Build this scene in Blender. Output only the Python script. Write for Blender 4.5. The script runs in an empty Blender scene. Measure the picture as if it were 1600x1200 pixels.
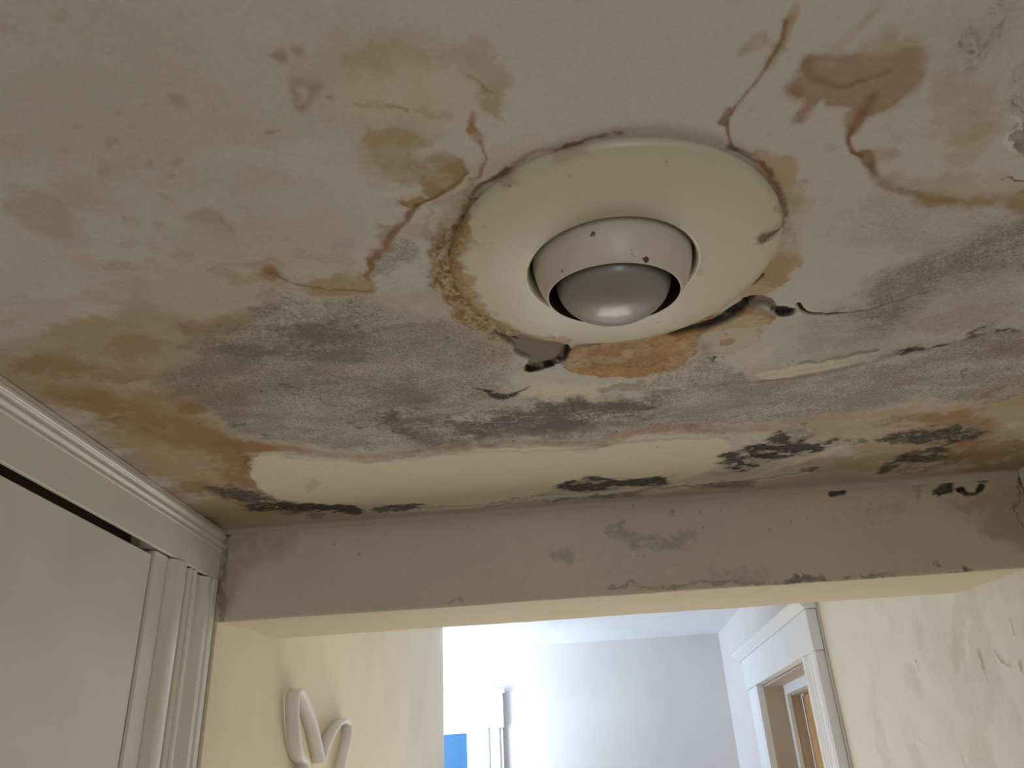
import bpy, bmesh, math, random
import numpy as np
from mathutils import Matrix, Vector

# ------------------------------------------------------------------ camera, world, lights, exposure
S = bpy.context.scene
COL = S.collection
CAMZ = 1.75
FPX = 1241.15
RIGHT = np.array([0.99501424, 0.08682416, -0.04907377])
UP = np.array([0.08305928, -0.44903233, 0.88964663])
FWD = np.array([-0.05520711, 0.88928709, 0.45400511])
cam_data = bpy.data.cameras.new('camera')
cam_data.sensor_width = 36
cam_data.lens = FPX / 1600 * 36
cam_data.clip_start = 0.01
cam = bpy.data.objects.new('camera', cam_data)
COL.objects.link(cam)
cam.matrix_world = Matrix(((RIGHT[0], UP[0], -FWD[0], 0), (RIGHT[1], UP[1], -FWD[1], 0),
                           (RIGHT[2], UP[2], -FWD[2], CAMZ), (0, 0, 0, 1)))
S.camera = cam
S.view_settings.view_transform = 'Standard'
S.view_settings.look = 'None'
S.view_settings.gamma = 1
S.view_settings.use_curve_mapping = False
S.view_settings.exposure = 0.0

w = bpy.data.worlds.new('world')
S.world = w
w.use_nodes = True
w.node_tree.nodes['Background'].inputs[0].default_value = (0.75, 0.85, 1.0, 1)
w.node_tree.nodes['Background'].inputs[1].default_value = 0.5


def area(name, loc, target, sx, sy, power, color, spread=180):
    d = bpy.data.lights.new(name, 'AREA')
    d.shape = 'RECTANGLE'
    d.size, d.size_y = sx, sy
    d.energy = power
    d.color = color
    d.spread = math.radians(spread)
    o = bpy.data.objects.new(name, d)
    COL.objects.link(o)
    o.location = loc
    o.rotation_euler = (Vector(target) - Vector(loc)).to_track_quat('-Z', 'Y').to_euler()
    return o


# daylight that fills the passage beyond the beam and reaches the ceiling from below
area('passage_daylight', (0.10, 2.55, 0.80), (0.05, 0.9, 2.1), 0.9, 0.9, 9.8, (1.0, 0.95, 0.88))
# window on the left of the end room
area('window_daylight_end_room', (-0.95, 3.45, 1.85), (-0.35, 3.90, 2.15), 0.35, 0.7, 14.5, (0.66, 0.84, 1.0), 150)
# weak cool fill added behind the camera for ceiling tint and beam face
area('cool_fill_behind', (0.45, -1.75, 1.2), (-0.1, 1.5, 1.3), 0.8, 1.1, 10.5, (0.84, 0.92, 1.0))

# ------------------------------------------------------------------ helpers
CEIL = CAMZ + 0.40
BEAM_Y = 1.228
BEAM_Z = CAMZ + 0.2535


def ray(px, py):
    return RIGHT * (px - 800) / FPX - UP * (py - 600) / FPX + FWD


def on_ceiling(px, py, z=0.40):
    d = ray(px, py)
    return d[0] * z / d[2], d[1] * z / d[2]


def on_beam(px, py):
    d = ray(px, py)
    if py > 0 and d[2] * BEAM_Y / d[1] < 0.2535:
        return d[0] * BEAM_Y / d[1], d[2] * BEAM_Y / d[1]
    return d[0] * BEAM_Y / d[1], d[2] * BEAM_Y / d[1]


def hash2(ix, iy, seed):
    h = (ix.astype(np.int64) * 374761393 + iy.astype(np.int64) * 668265263 + seed * 974634777) & 0x7fffffff
    h = ((h ^ (h >> 13)) * 1274126177) & 0x7fffffff
    return ((h ^ (h >> 16)) & 0xffff) / 65535.0


def vnoise(x, y, seed=0):
    ix = np.floor(x); iy = np.floor(y)
    fx = x - ix; fy = y - iy
    fx = fx * fx * (3 - 2 * fx); fy = fy * fy * (3 - 2 * fy)
    a = hash2(ix, iy, seed); b = hash2(ix + 1, iy, seed)
    c = hash2(ix, iy + 1, seed); d = hash2(ix + 1, iy + 1, seed)
    return (a * (1 - fx) + b * fx) * (1 - fy) + (c * (1 - fx) + d * fx) * fy


def fbm(x, y, scale, octs=4, seed=0, gain=0.5):
    out = 0; amp = 1; tot = 0
    for o in range(octs):
        out = out + amp * vnoise(x * scale + 17.3 * o, y * scale - 9.1 * o, seed + o)
        tot += amp; amp *= gain; scale *= 2.03
    return out / tot - 0.5          # about -0.5 .. 0.5


def sstep(a, b, x):
    t = np.clip((x - a) / (b - a), 0, 1)
    return t * t * (3 - 2 * t)


class Painter:
    """Layers of dirt, stain and mould laid on a surface in the surface's own metres."""

    def __init__(self, u, v, to_uv, base):
        self.u, self.v, self.to = u, v, to_uv
        self.n = len(u)
        self.col = np.tile(np.array(base, float), (self.n, 1))
        self.h = np.zeros(self.n)
        self.mould = np.zeros(self.n)
        n1 = fbm(u, v, 14, 5, 11); n2 = fbm(u, v, 14, 5, 23)
        n3 = fbm(u, v, 90, 3, 31); n4 = fbm(u, v, 90, 3, 47)
        self.wx = n1 * 0.026 + n3 * 0.012 + fbm(u, v, 45, 5, 13, .65) * .034
        self.wy = n2 * 0.026 + n4 * 0.012 + fbm(u, v, 45, 5, 25, .65) * .034
        self.n1, self.n2, self.n3, self.n4 = n1, n2, n3, n4

    def pts(self, P, closed=False):
        Q = np.array([self.to(*p) for p in P])
        n = len(Q)
        if n < 3: return Q
        out = []
        for i in range(n if closed else n - 1):       # Catmull-Rom, three steps per span
            if closed: a, b, c, d = Q[i - 1], Q[i], Q[(i + 1) % n], Q[(i + 2) % n]
            else: a, b, c, d = Q[max(i - 1, 0)], Q[i], Q[i + 1], Q[min(i + 2, n - 1)]
            for t in (0, 1 / 3, 2 / 3):
                out.append(.5 * (2 * b + (c - a) * t + (2 * a - 5 * b + 4 * c - d) * t * t + (3 * b - a - 3 * c + d) * t ** 3))
        if not closed: out.append(Q[-1])
        return np.array(out)

    def veins(self, P, c, s, scale=60, w=.02, soft=.004, warp=.5, seed=500):
        """tide lines that wander inside a patch"""
        idx, m, sd = self.poly(P, soft, warp)
        g = fbm(self.u[idx], self.v[idx], scale, 4, seed)
        self.blend(idx, m * np.exp(-(g / w) ** 2), c, s)

    def sub(self, P, m):
        lo = P.min(0) - m - 0.025; hi = P.max(0) + m + 0.025
        return np.nonzero((self.u > lo[0]) & (self.u < hi[0]) & (self.v > lo[1]) & (self.v < hi[1]))[0]

    def seg(self, idx, P, warp, closed):
        x = self.u[idx] + warp * self.wx[idx]; y = self.v[idx] + warp * self.wy[idx]
        best = np.full(len(idx), 9.0); tt = np.zeros(len(idx)); inside = np.zeros(len(idx), bool)
        n = len(P); m = n if closed else n - 1
        for i in range(m):
            a = P[i]; b = P[(i + 1) % n]; e = b - a; L = e @ e + 1e-12
            t = np.clip(((x - a[0]) * e[0] + (y - a[1]) * e[1]) / L, 0, 1)
            d = np.hypot(x - a[0] - t * e[0], y - a[1] - t * e[1])
            k = d < best
            best = np.where(k, d, best); tt = np.where(k, (i + t) / m, tt)
            if closed and a[1] != b[1]:
                c = ((a[1] > y) != (b[1] > y)) & (x < (b[0] - a[0]) * (y - a[1]) / (b[1] - a[1]) + a[0])
                inside ^= c
        return best, tt, inside

    def poly(self, P, soft=0.006, warp=1.0):
        P = self.pts(P, True); idx = self.sub(P, soft * 2 + 0.02 * warp)
        d, t, ins = self.seg(idx, P, warp, True)
        sd = np.where(ins, -d, d)
        return idx, 1 - sstep(-soft, soft, sd), sd

    def line(self, P, w, soft=0.5, warp=0.6, taper=False):
        P = self.pts(P); idx = self.sub(P, w * 2 + 0.02 * warp)
        d, t, _ = self.seg(idx, P, warp, False)
        ww = w * (1 - 0.8 * t) if taper else w
        return idx, 1 - sstep(ww * (1 - soft), ww * (1 + soft), d), d

    def blend(self, idx, m, c, s):
        m = (m * s)[:, None]
        self.col[idx] = self.col[idx] * (1 - m) + np.array(c) * m

    def stain(self, P, c, s, soft=0.006, warp=1.0, tide=0.0, tw=0.003, var=0.5, dark=None):
        idx, m, sd = self.poly(P, soft, warp)
        uu, vv = self.u[idx] + self.wx[idx], self.v[idx] + self.wy[idx]
        v = np.clip(1 + var * 2.0 * self.n2[idx] + var * 2 * self.n3[idx] + var * 4.5 * fbm(uu * .5, vv, 30, 5, 37, .6), 0.1, 1.7)
        self.blend(idx, np.clip(m * v, 0, 1), c, s)
        if tide:
            e = np.exp(-(sd / tw) ** 2) * np.clip(0.6 + 2.5 * self.n1[idx], 0, 1)
            self.blend(idx, e, dark or DKBROWN, tide)

    def streak(self, P, w, c, s, soft=0.5, warp=0.6, var=0.4, taper=False):
        idx, m, d = self.line(P, w, soft, warp, taper)
        v = np.clip(1 + var * 3 * self.n3[idx] + var * 2 * self.n1[idx], 0, 1.5)
        self.blend(idx, np.clip(m * v, 0, 1), c, s)

    def wash(self, P, c, s, scale=16, ax=.45, lo=-.05, hi=.16, soft=.03, seed=700):
        """cloudy washed-out staining"""
        idx, m, sd = self.poly(P, soft, 1.5)
        u = self.u[idx] + self.wx[idx]; v = self.v[idx] + self.wy[idx]
        g = fbm(u * ax, v, scale, 5, seed, .55)
        self.blend(idx, m * sstep(lo, hi, g), c, s)

    def grime(self, P, s, soft=0.02, warp=1.5, c=None, grain=0.5, mould=1.0):
        idx, m, sd = self.poly(P, soft, warp)
        u, v = self.u[idx], self.v[idx]
        g = fbm(u * 0.5, v, 36, 6, 71, 0.74) * 3.6
        g2 = fbm(u, v, 330, 2, 77) * 2
        k = np.clip(m * (0.75 + grain * (1.3 * g + 0.8 * g2)), 0, 1)
        self.blend(idx, k, c or MGREY, s)
        self.mould[idx] = np.maximum(self.mould[idx], m * s * mould)

    def black(self, P, s=0.9, thr=0.0, soft=0.006, warp=1.2, c=None, sc=70):
        if s > .8 and soft >= .006:
            self.grime(P, .45, .012, warp, (.20, .165, .13), .6, .5)
        idx, m, sd = self.poly(P, soft, warp)
        u, v = self.u[idx], self.v[idx]
        g = fbm(u * 0.55, v, sc, 5, 91, 0.72) * 4.2
        k = sstep(-0.12, 0.20, g + thr * .55 + (m - 0.55) * 0.7) * m
        cc = np.array(c or BLACK) * (.75 + 1.2 * np.clip(fbm(u, v, 190, 3, 95)[:, None] * 2 + .1, -.3, 1))
        mm = (k * s)[:, None]; self.col[idx] = self.col[idx] * (1 - mm) + cc * mm

    def bulge(self, P, hgt, soft=0.002, warp=1.0):
        idx, m, sd = self.poly(P, soft, warp)
        self.h[idx] += hgt * m

    def ridge(self, P, w, hgt, warp=0.6):
        idx, m, d = self.line(P, w, 0.9, warp)
        self.h[idx] += hgt * m


PLASTER = (0.59, 0.545, 0.485)
TAN = (0.44, 0.325, 0.205)
BROWN = (0.315, 0.18, 0.08)
DKBROWN = (0.22, 0.105, 0.042)
ORANGE = (0.43, 0.24, 0.078)
MGREY = (0.235, 0.200, 0.172)
DGREY = (0.088, 0.076, 0.064)
BLACK = (0.055, 0.05, 0.048)
CREAM = (0.70, 0.64, 0.51)
PINK = (0.60, 0.47, 0.38)


def nodes_mat(name):
    m = bpy.data.materials.new(name); m.use_nodes = True
    nt = m.node_tree
    return m, nt, nt.nodes['Principled BSDF']


def simple_mat(name, color, rough=0.5, noise=0.06, nscale=12, bump=0.0, bscale=150, spec=0.5, metallic=0.0):
    m, nt, b = nodes_mat(name)
    tc = nt.nodes.new('ShaderNodeTexCoord')
    n = nt.nodes.new('ShaderNodeTexNoise'); n.inputs['Scale'].default_value = nscale; n.inputs['Detail'].default_value = 6
    nt.links.new(tc.outputs['Object'], n.inputs['Vector'])
    r = nt.nodes.new('ShaderNodeMapRange')
    r.inputs['From Min'].default_value = 0.3; r.inputs['From Max'].default_value = 0.7
    r.inputs['To Min'].default_value = 1 - noise; r.inputs['To Max'].default_value = 1 + noise
    nt.links.new(n.outputs['Fac'], r.inputs['Value'])
    v = nt.nodes.new('ShaderNodeVectorMath'); v.operation = 'SCALE'
    v.inputs[0].default_value = color
    nt.links.new(r.outputs[0], v.inputs['Scale'])
    nt.links.new(v.outputs[0], b.inputs['Base Color'])
    b.inputs['Roughness'].default_value = rough
    b.inputs['Metallic'].default_value = metallic
    b.inputs['Specular IOR Level'].default_value = spec
    if bump:
        n2 = nt.nodes.new('ShaderNodeTexNoise'); n2.inputs['Scale'].default_value = bscale; n2.inputs['Detail'].default_value = 4
        nt.links.new(tc.outputs['Object'], n2.inputs['Vector'])
        bp = nt.nodes.new('ShaderNodeBump'); bp.inputs['Strength'].default_value = bump; bp.inputs['Distance'].default_value = 0.002
        nt.links.new(n2.outputs['Fac'], bp.inputs['Height'])
        nt.links.new(bp.outputs[0], b.inputs['Normal'])
    return m


def dirty_mat(name, rough=0.75, bump=0.25, grain=0.07, specks=1.0):
    """plaster whose own stains come from the surface attribute 'stain', with fine procedural grain and mould specks"""
    m, nt, b = nodes_mat(name)
    L = nt.links.new
    at = nt.nodes.new('ShaderNodeAttribute'); at.attribute_name = 'stain'
    mo = nt.nodes.new('ShaderNodeAttribute'); mo.attribute_name = 'mould'
    tc = nt.nodes.new('ShaderNodeTexCoord')
    n = nt.nodes.new('ShaderNodeTexNoise'); n.inputs['Scale'].default_value = 260; n.inputs['Detail'].default_value = 5
    n.inputs['Roughness'].default_value = 0.7
    L(tc.outputs['Object'], n.inputs['Vector'])
    r = nt.nodes.new('ShaderNodeMapRange')
    r.inputs['From Min'].default_value = 0.3; r.inputs['From Max'].default_value = 0.7
    r.inputs['To Min'].default_value = 1 - grain; r.inputs['To Max'].default_value = 1 + grain
    L(n.outputs['Fac'], r.inputs['Value'])
    s = nt.nodes.new('ShaderNodeVectorMath'); s.operation = 'SCALE'
    L(at.outputs['Color'], s.inputs[0]); L(r.outputs[0], s.inputs['Scale'])
    sp = nt.nodes.new('ShaderNodeTexNoise'); sp.inputs['Scale'].default_value = 420; sp.inputs['Detail'].default_value = 4
    sp.inputs['Roughness'].default_value = 0.75
    L(tc.outputs['Object'], sp.inputs['Vector'])
    r2 = nt.nodes.new('ShaderNodeMapRange')
    r2.inputs['From Min'].default_value = 0.50; r2.inputs['From Max'].default_value = 0.66
    L(sp.outputs['Fac'], r2.inputs['Value'])
    mul = nt.nodes.new('ShaderNodeMath'); mul.operation = 'MULTIPLY'
    L(r2.outputs[0], mul.inputs[0]); L(mo.outputs['Fac'], mul.inputs[1])
    mul2 = nt.nodes.new('ShaderNodeMath'); mul2.operation = 'MULTIPLY'; mul2.inputs[1].default_value = specks
    mul2.use_clamp = True
    L(mul.outputs[0], mul2.inputs[0])
    mx = nt.nodes.new('ShaderNodeMix'); mx.data_type = 'RGBA'
    L(mul2.outputs[0], mx.inputs['Factor']); L(s.outputs[0], mx.inputs['A'])
    mx.inputs['B'].default_value = (0.10, 0.088, 0.075, 1)
    L(mx.outputs['Result'], b.inputs['Base Color'])
    b.inputs['Roughness'].default_value = rough
    b.inputs['Specular IOR Level'].default_value = 0.3
    bp = nt.nodes.new('ShaderNodeBump'); bp.inputs['Strength'].default_value = bump; bp.inputs['Distance'].default_value = 0.0012
    L(n.outputs['Fac'], bp.inputs['Height']); L(bp.outputs[0], b.inputs['Normal'])
    return m


def link(name, me, mat, parent=None):
    o = bpy.data.objects.new(name, me); COL.objects.link(o)
    if mat: me.materials.append(mat)
    if parent: o.parent = parent
    return o


def structure(o, label=None):
    o['kind'] = 'structure'
    if label: o['label'] = label
    return o


def empty(name, loc=(0, 0, 0)):
    o = bpy.data.objects.new(name, None); COL.objects.link(o); o.location = loc
    o.empty_display_size = 0.02
    return o


def grid_mesh(name, co, nu, nv, keep=None, smooth=True):
    """co: (nv*nu, 3) row-major; keep: mask of faces"""
    i = np.arange((nv - 1) * (nu - 1)); r = i // (nu - 1); c = i % (nu - 1)
    a = r * nu + c
    f = np.stack([a, a + 1, a + nu + 1, a + nu], 1)
    if keep is not None: f = f[keep]
    me = bpy.data.meshes.new(name)
    me.vertices.add(len(co)); me.vertices.foreach_set('co', co.astype(np.float32).ravel())
    me.loops.add(f.size); me.loops.foreach_set('vertex_index', f.astype(np.int32).ravel())
    me.polygons.add(len(f)); me.polygons.foreach_set('loop_start', (np.arange(len(f)) * 4).astype(np.int32))
    me.polygons.foreach_set('use_smooth', np.full(len(f), smooth))
    me.update(calc_edges=True)
    return me


def set_attrs(me, p):
    a = me.attributes.new('stain', 'FLOAT_COLOR', 'POINT')
    rgba = np.ones((p.n, 4), np.float32); rgba[:, :3] = np.clip(p.col, 0, 1)
    a.data.foreach_set('color', rgba.ravel())
    b = me.attributes.new('mould', 'FLOAT', 'POINT'); b.data.foreach_set('value', p.mould.astype(np.float32))


def boxes(bxs):
    bm = bmesh.new()
    for (x0, x1, y0, y1, z0, z1) in bxs:
        v = [bm.verts.new((x, y, z)) for x in (x0, x1) for y in (y0, y1) for z in (z0, z1)]
        for q in ((0, 1, 3, 2), (4, 6, 7, 5), (0, 4, 5, 1), (2, 3, 7, 6), (0, 2, 6, 4), (1, 5, 7, 3)):
            bm.faces.new([v[k] for k in q])
    bmesh.ops.recalc_face_normals(bm, faces=bm.faces)
    return bm


def bm_obj(name, bm, mat, parent=None, bevel=0, smooth=False):
    me = bpy.data.meshes.new(name); bm.to_mesh(me); bm.free()
    if smooth:
        for p in me.polygons: p.use_smooth = True
    o = link(name, me, mat, parent)
    if bevel:
        md = o.modifiers.new('bevel', 'BEVEL'); md.width = bevel; md.segments = 3; md.limit_method = 'ANGLE'
    return o


def extrude_profile(prof, axis, a0, a1, smooth_angle=None):
    """closed profile [(p,q)] swept straight: axis 'z' -> (x,y), axis 'y' -> (x,z), axis 'x' -> (y,z)"""
    bm = bmesh.new()
    def P(p, q, a):
        return {'z': (p, q, a), 'y': (p, a, q), 'x': (a, p, q)}[axis]
    A = [bm.verts.new(P(p, q, a0)) for p, q in prof]; B = [bm.verts.new(P(p, q, a1)) for p, q in prof]
    n = len(prof)
    for i in range(n):
        bm.faces.new([A[i], A[(i + 1) % n], B[(i + 1) % n], B[i]])
    bm.faces.new(A); bm.faces.new(B[::-1])
    bmesh.ops.recalc_face_normals(bm, faces=bm.faces)
    return bm


def plan_wall(path, z0, z1, thick):
    """wall following a plan polyline; thickness goes to +thick on the x side (sign gives the side)"""
    prof = list(path) + [(x + thick, y) for x, y in reversed(path)]
    return extrude_profile(prof, 'z', z0, z1)

# ------------------------------------------------------------------ CEILING
def build_ceiling():
    xs = np.linspace(-0.600, 0.735, 1150)
    ys = np.concatenate([np.linspace(-1.9, 0.2, 12)[:-1], np.linspace(0.2, BEAM_Y - 0.0005, 860)])
    nu, nv = len(xs), len(ys)
    U, V = np.meshgrid(xs, ys); u, v = U.ravel(), V.ravel()
    p = Painter(u, v, on_ceiling, PLASTER)
    # overall tone of the old paint
    t = fbm(u, v, 5, 4, 5)
    p.col *= (1 + 0.10 * t)[:, None]
    p.col *= (1 + 0.06 * fbm(u, v, 35, 4, 8))[:, None]
    yl = np.clip(fbm(u, v, 7, 3, 61) * 2 + 0.2, 0, 1)[:, None] * 0.25
    p.col = p.col * (1 - yl) + np.array((0.57, 0.525, 0.42)) * yl
    st, sk, gr, bl = p.stain, p.streak, p.grime, p.black

    # ---- faint washes
    p.wash([(-60, 20), (300, 60), (560, 300), (540, 430), (300, 430), (-60, 420)], (.50, .42, .30), .35, 12)
    p.wash([(60, 240), (280, 230), (420, 380), (200, 430), (60, 380)], TAN, .30, 30, .8, .02, .2)
    p.wash([(400, 60), (760, 60), (790, 300), (560, 420), (520, 200)], (.48, .40, .28), .45, 18)
    p.wash([(-60, 470), (400, 430), (440, 560), (300, 700), (-60, 620)], TAN, .7, 14, .35, -.1, .14)
    p.wash([(40, 580), (330, 600), (420, 700), (420, 830), (340, 840)], BROWN, .6, 18, .4, -.06, .15)
    p.wash([(1230, 560), (1640, 520), (1640, 780), (1100, 790)], BROWN, .45, 16, .35, -.03, .18)
    p.wash([(1380, 90), (1640, 60), (1640, 330), (1380, 310)], (.46, .38, .27), .55, 20, .8)
    p.wash([(560, 380), (720, 300), (700, 540), (580, 500)], (.42, .35, .26), .45, 30, .7)
    st([(530, 85), (600, 92), (650, 100), (700, 82), (735, 76), (765, 105), (792, 140), (775, 178), (745, 182), (738, 145), (700, 125), (600, 112), (545, 115)], TAN, .55, .008, tide=.25)
    st([(545, 110), (700, 125), (740, 150), (730, 200), (640, 200), (560, 190), (520, 150)], (0.62, .54, .40), .5, .012)
    st([(8, 315), (60, 305), (115, 335), (122, 365), (90, 374), (30, 350)], TAN, .42, .009, .9)
    st([(95, 285), (150, 280), (175, 310), (160, 330), (110, 328)], TAN, .35, .009)
    st([(0, 215), (50, 215), (60, 235), (10, 240)], TAN, .35, .006)
    st([(288, 338), (325, 322), (350, 335), (364, 360), (330, 357), (295, 347)], BROWN, .5, .003, .3)
    st([(188, 335), (225, 345), (215, 352), (190, 345)], TAN, .6, .003, .4)
    st([(125, 400), (200, 402), (252, 398), (255, 412), (190, 422), (135, 412)], PINK, .8, .004)
    st([(190, 410), (245, 405), (240, 415), (185, 422)], BROWN, .3, .003)
    for (x, y, r, s) in [(435, 90, 13, .55), (463, 76, 10, .45), (275, 158, 13, .5), (262, 154, 7, .4), (422, 203, 6, .6), (516, 150, 6, .55), (494, 114, 5, .3),
                         (200, 200, 6, .35), (172, 222, 8, .35), (228, 256, 6, .4), (280, 254, 8, .35), (212, 262, 5, .35), (275, 276, 5, .35), (255, 352, 8, .5), (258, 308, 6, .3),
                         (185, 175, 7, .25), (120, 200, 6, .2), (160, 265, 10, .25), (450, 374, 4, .4), (98, 234, 6, .3), (170, 360, 5, .3), (245, 380, 10, .3), (290, 400, 14, .22),
                         (30, 42, 8, .35), (8, 36, 8, .35), (100, 26, 12, .25), (150, 20, 10, .15), (340, 173, 5, .2), (225, 168, 7, .2), (1170, 75, 12, .35), (1185, 60, 14, .35), (1163, 84, 7, .3), (1207, 74, 6, .4),
                         (1225, 75, 5, .4), (1260, 285, 5, .7), (1287, 313, 10, .25), (1180, 168, 6, .2), (1300, 230, 7, .2)]:
        q = [(x + r * 1.1 * math.cos(a), y + r * 0.75 * math.sin(a)) for a in np.linspace(0, 6.28, 9)[:-1]]
        st(q, BROWN, s, .003, .35)
    # ring shaped spot
    st([(443, 125), (470, 120), (505, 130), (495, 145), (478, 158), (465, 172), (452, 160), (445, 140)], BROWN, .5, .003, .4, tide=.3)
    st([(462, 138), (474, 138), (474, 150), (463, 148)], PLASTER, .7, .002, .3)
    sk([(600, 170), (632, 180)], .002, BROWN, .6)
    sk([(590, 165), (560, 160)], .003, TAN, .6)
    sk([(655, 172), (690, 180)], .003, TAN, .5)
    # leaf shaped stain
    leaf = [(560, 205), (600, 203), (662, 212), (668, 222), (640, 228), (648, 245), (690, 236), (716, 243), (729, 265), (722, 275), (690, 295), (655, 316), (628, 318), (625, 304), (652, 293), (655, 280), (610, 275), (590, 262), (578, 240)]
    st(leaf, TAN, .9, .003, .5)
    st([(650, 262), (665, 243), (690, 236), (716, 243), (729, 265), (722, 275), (690, 295), (655, 316), (628, 318), (625, 304), (652, 293)], BROWN, .55, .002, .25, tide=.3)
    st([(540, 215), (580, 215), (590, 262), (600, 280), (560, 262)], TAN, .3, .008)
    st([(600, 282), (650, 292), (650, 298), (625, 304), (604, 300)], CREAM, .6, .003)
    sk([(729, 268), (700, 288), (665, 308), (650, 318)], .0017, DKBROWN, .85, warp=.15)
    sk([(652, 316), (640, 335), (628, 352), (612, 370)], .003, DKBROWN, .85, warp=.3)
    sk([(612, 370), (600, 390), (584, 412)], .003, BROWN, .9, warp=.4)
    sk([(584, 410), (578, 425), (578, 452)], .0022, BROWN, .8, warp=.3)
    st([(600, 370), (630, 350), (628, 372), (590, 420), (575, 425)], BROWN, .5, .004)
    st([(540, 420), (575, 415), (580, 455), (500, 448)], TAN, .5, .006)
    # vertical brown line left of the fixture
    st([(733, 185), (740, 178), (748, 205), (755, 228), (745, 225), (733, 208)], BROWN, .9, .002, .3)
    sk([(748, 218), (755, 240), (752, 262), (747, 285)], .0012, BROWN, .8, warp=.2)
    st([(738, 150), (775, 150), (775, 178), (740, 180)], TAN, .6, .005)
    sk([(722, 125), (745, 138), (765, 150)], .0015, BROWN, .5)
    # stain chain (330..580, 400..450)
    st([(322, 415), (370, 412), (405, 408), (425, 398), (440, 404), (448, 418), (500, 432), (560, 425), (585, 420), (575, 455), (520, 448), (470, 440), (400, 440), (340, 435)], TAN, .9, .005, tide=.15)
    st([(403, 428), (425, 412), (440, 425), (452, 436), (430, 438)], BROWN, .95, .003, .3)
    st([(412, 428), (428, 420), (440, 432)], DKBROWN, .5, .003, .3)
    sk([(438, 430), (470, 440), (520, 450), (578, 454)], .0014, BROWN, .8, warp=.3)
    # orange washes at left
    st([(75, 525), (150, 495), (240, 445), (330, 437), (405, 450), (415, 480), (402, 512), (340, 535), (290, 525), (200, 545), (130, 575), (0, 600), (0, 545)], TAN, .45, .02)
    st([(235, 425), (300, 432), (320, 455), (315, 470), (270, 468), (240, 448)], PINK, .9, .008)
    st([(335, 448), (400, 460), (402, 472), (350, 462)], PINK, .9, .008)
    st([(280, 505), (330, 495), (395, 485), (402, 500), (370, 515), (305, 527), (290, 522)], BROWN, .45, .008)
    st([(200, 480), (240, 478), (300, 505), (290, 522)], BROWN, .25, .010)
    st([(75, 520), (130, 500), (190, 510), (130, 525), (100, 545), (80, 535)], TAN, .7, .01)
    st([(170, 545), (200, 532), (240, 532), (270, 542), (240, 558), (205, 568), (165, 560)], BROWN, .5, .012)
    st([(0, 545), (40, 545), (110, 560), (150, 580), (60, 585), (0, 560)], BROWN, .55, .012)
    # brown zone in the left corner
    st([(40, 605), (130, 600), (200, 615), (270, 640), (330, 665), (380, 685), (440, 692), (470, 704), (405, 712), (398, 740), (412, 768), (440, 790), (600, 800), (560, 815), (345, 835), (230, 720), (100, 640)], TAN, .95, .015)
    st([(90, 615), (150, 605), (210, 612), (240, 640), (300, 660), (360, 680), (385, 690), (320, 700), (240, 690), (160, 650)], BROWN, .75, .02)
    st([(266, 633), (290, 629), (322, 640), (300, 648), (272, 645)], BROWN, .8, .005, .5)
    st([(330, 700), (400, 690), (430, 700), (402, 715), (393, 735), (410, 765), (380, 760), (350, 735)], BROWN, .75, .010)
    st([(255, 760), (330, 755), (350, 770), (300, 775), (262, 772)], BROWN, .6, .012)
    st([(370, 690), (390, 700), (385, 740), (370, 735)], DKBROWN, .35, .012)
    st([(380, 822), (430, 812), (470, 815), (420, 826)], BROWN, .6, .01)
    sk([(330, 810), (350, 835)], .01, DKBROWN, .5)

    # ---- grey mould felt
    gr([(415, 452), (480, 448), (580, 462), (640, 495), (700, 497), (760, 520), (800, 560), (795, 600), (830, 620), (960, 622), (1080, 603), (1200, 600), (1400, 562), (1600, 512), (1620, 610), (1400, 635), (1250, 655), (1130, 668), (1000, 672), (900, 690), (700, 700), (560, 706), (450, 690), (380, 675), (310, 640), (260, 590), (300, 550), (380, 520), (405, 490)], .62, .018)
    gr([(420, 452), (500, 455), (575, 470), (600, 520), (520, 540), (420, 510), (400, 480)], .42, .008)
    gr([(330, 530), (420, 500), (500, 510), (560, 540), (540, 575), (430, 565), (380, 560)], .45, .03, c=DGREY)
    gr([(590, 650), (650, 635), (760, 650), (850, 628), (960, 622), (1040, 612), (1065, 620), (1030, 640), (960, 660), (860, 680), (760, 692), (640, 694)], .55, .02, c=DGREY, grain=.7)
    gr([(700, 650), (780, 640), (850, 628), (960, 624), (1050, 612), (1060, 625), (980, 650), (860, 668), (740, 680)], .55, .012, c=DGREY, grain=.9)
    gr([(440, 600), (620, 590), (760, 620), (700, 640), (520, 630)], .3, .04, c=DGREY)
    gr([(1310, 505), (1340, 480), (1390, 435), (1450, 395), (1550, 340), (1640, 320), (1640, 400), (1540, 425), (1450, 465), (1400, 515), (1340, 515)], .65, .03, c=(.17, .155, .14))
    gr([(1320, 330), (1400, 300), (1500, 335), (1560, 360), (1450, 390), (1350, 370)], .3, .03)
    gr([(1250, 500), (1420, 460), (1600, 420), (1600, 510), (1400, 560), (1250, 580)], .28, .03)
    gr([(990, 590), (1070, 562), (1120, 556), (1180, 588), (1110, 602), (1020, 612)], .6, .01, grain=.8)
    gr([(645, 520), (680, 500), (720, 503), (745, 525), (770, 560), (760, 580), (700, 580), (650, 560)], .35, .004, .4, c=(.36, .29, .24), grain=.15, mould=.3)
    gr([(605, 385), (655, 385), (655, 415), (620, 430), (590, 440), (600, 410)], .4, .008, grain=1)
    gr([(492, 388), (540, 388), (540, 410), (495, 412)], .2, .006)
    gr([(1440, 20), (1600, 10), (1600, 120), (1500, 100)], .10, .03)
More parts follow.
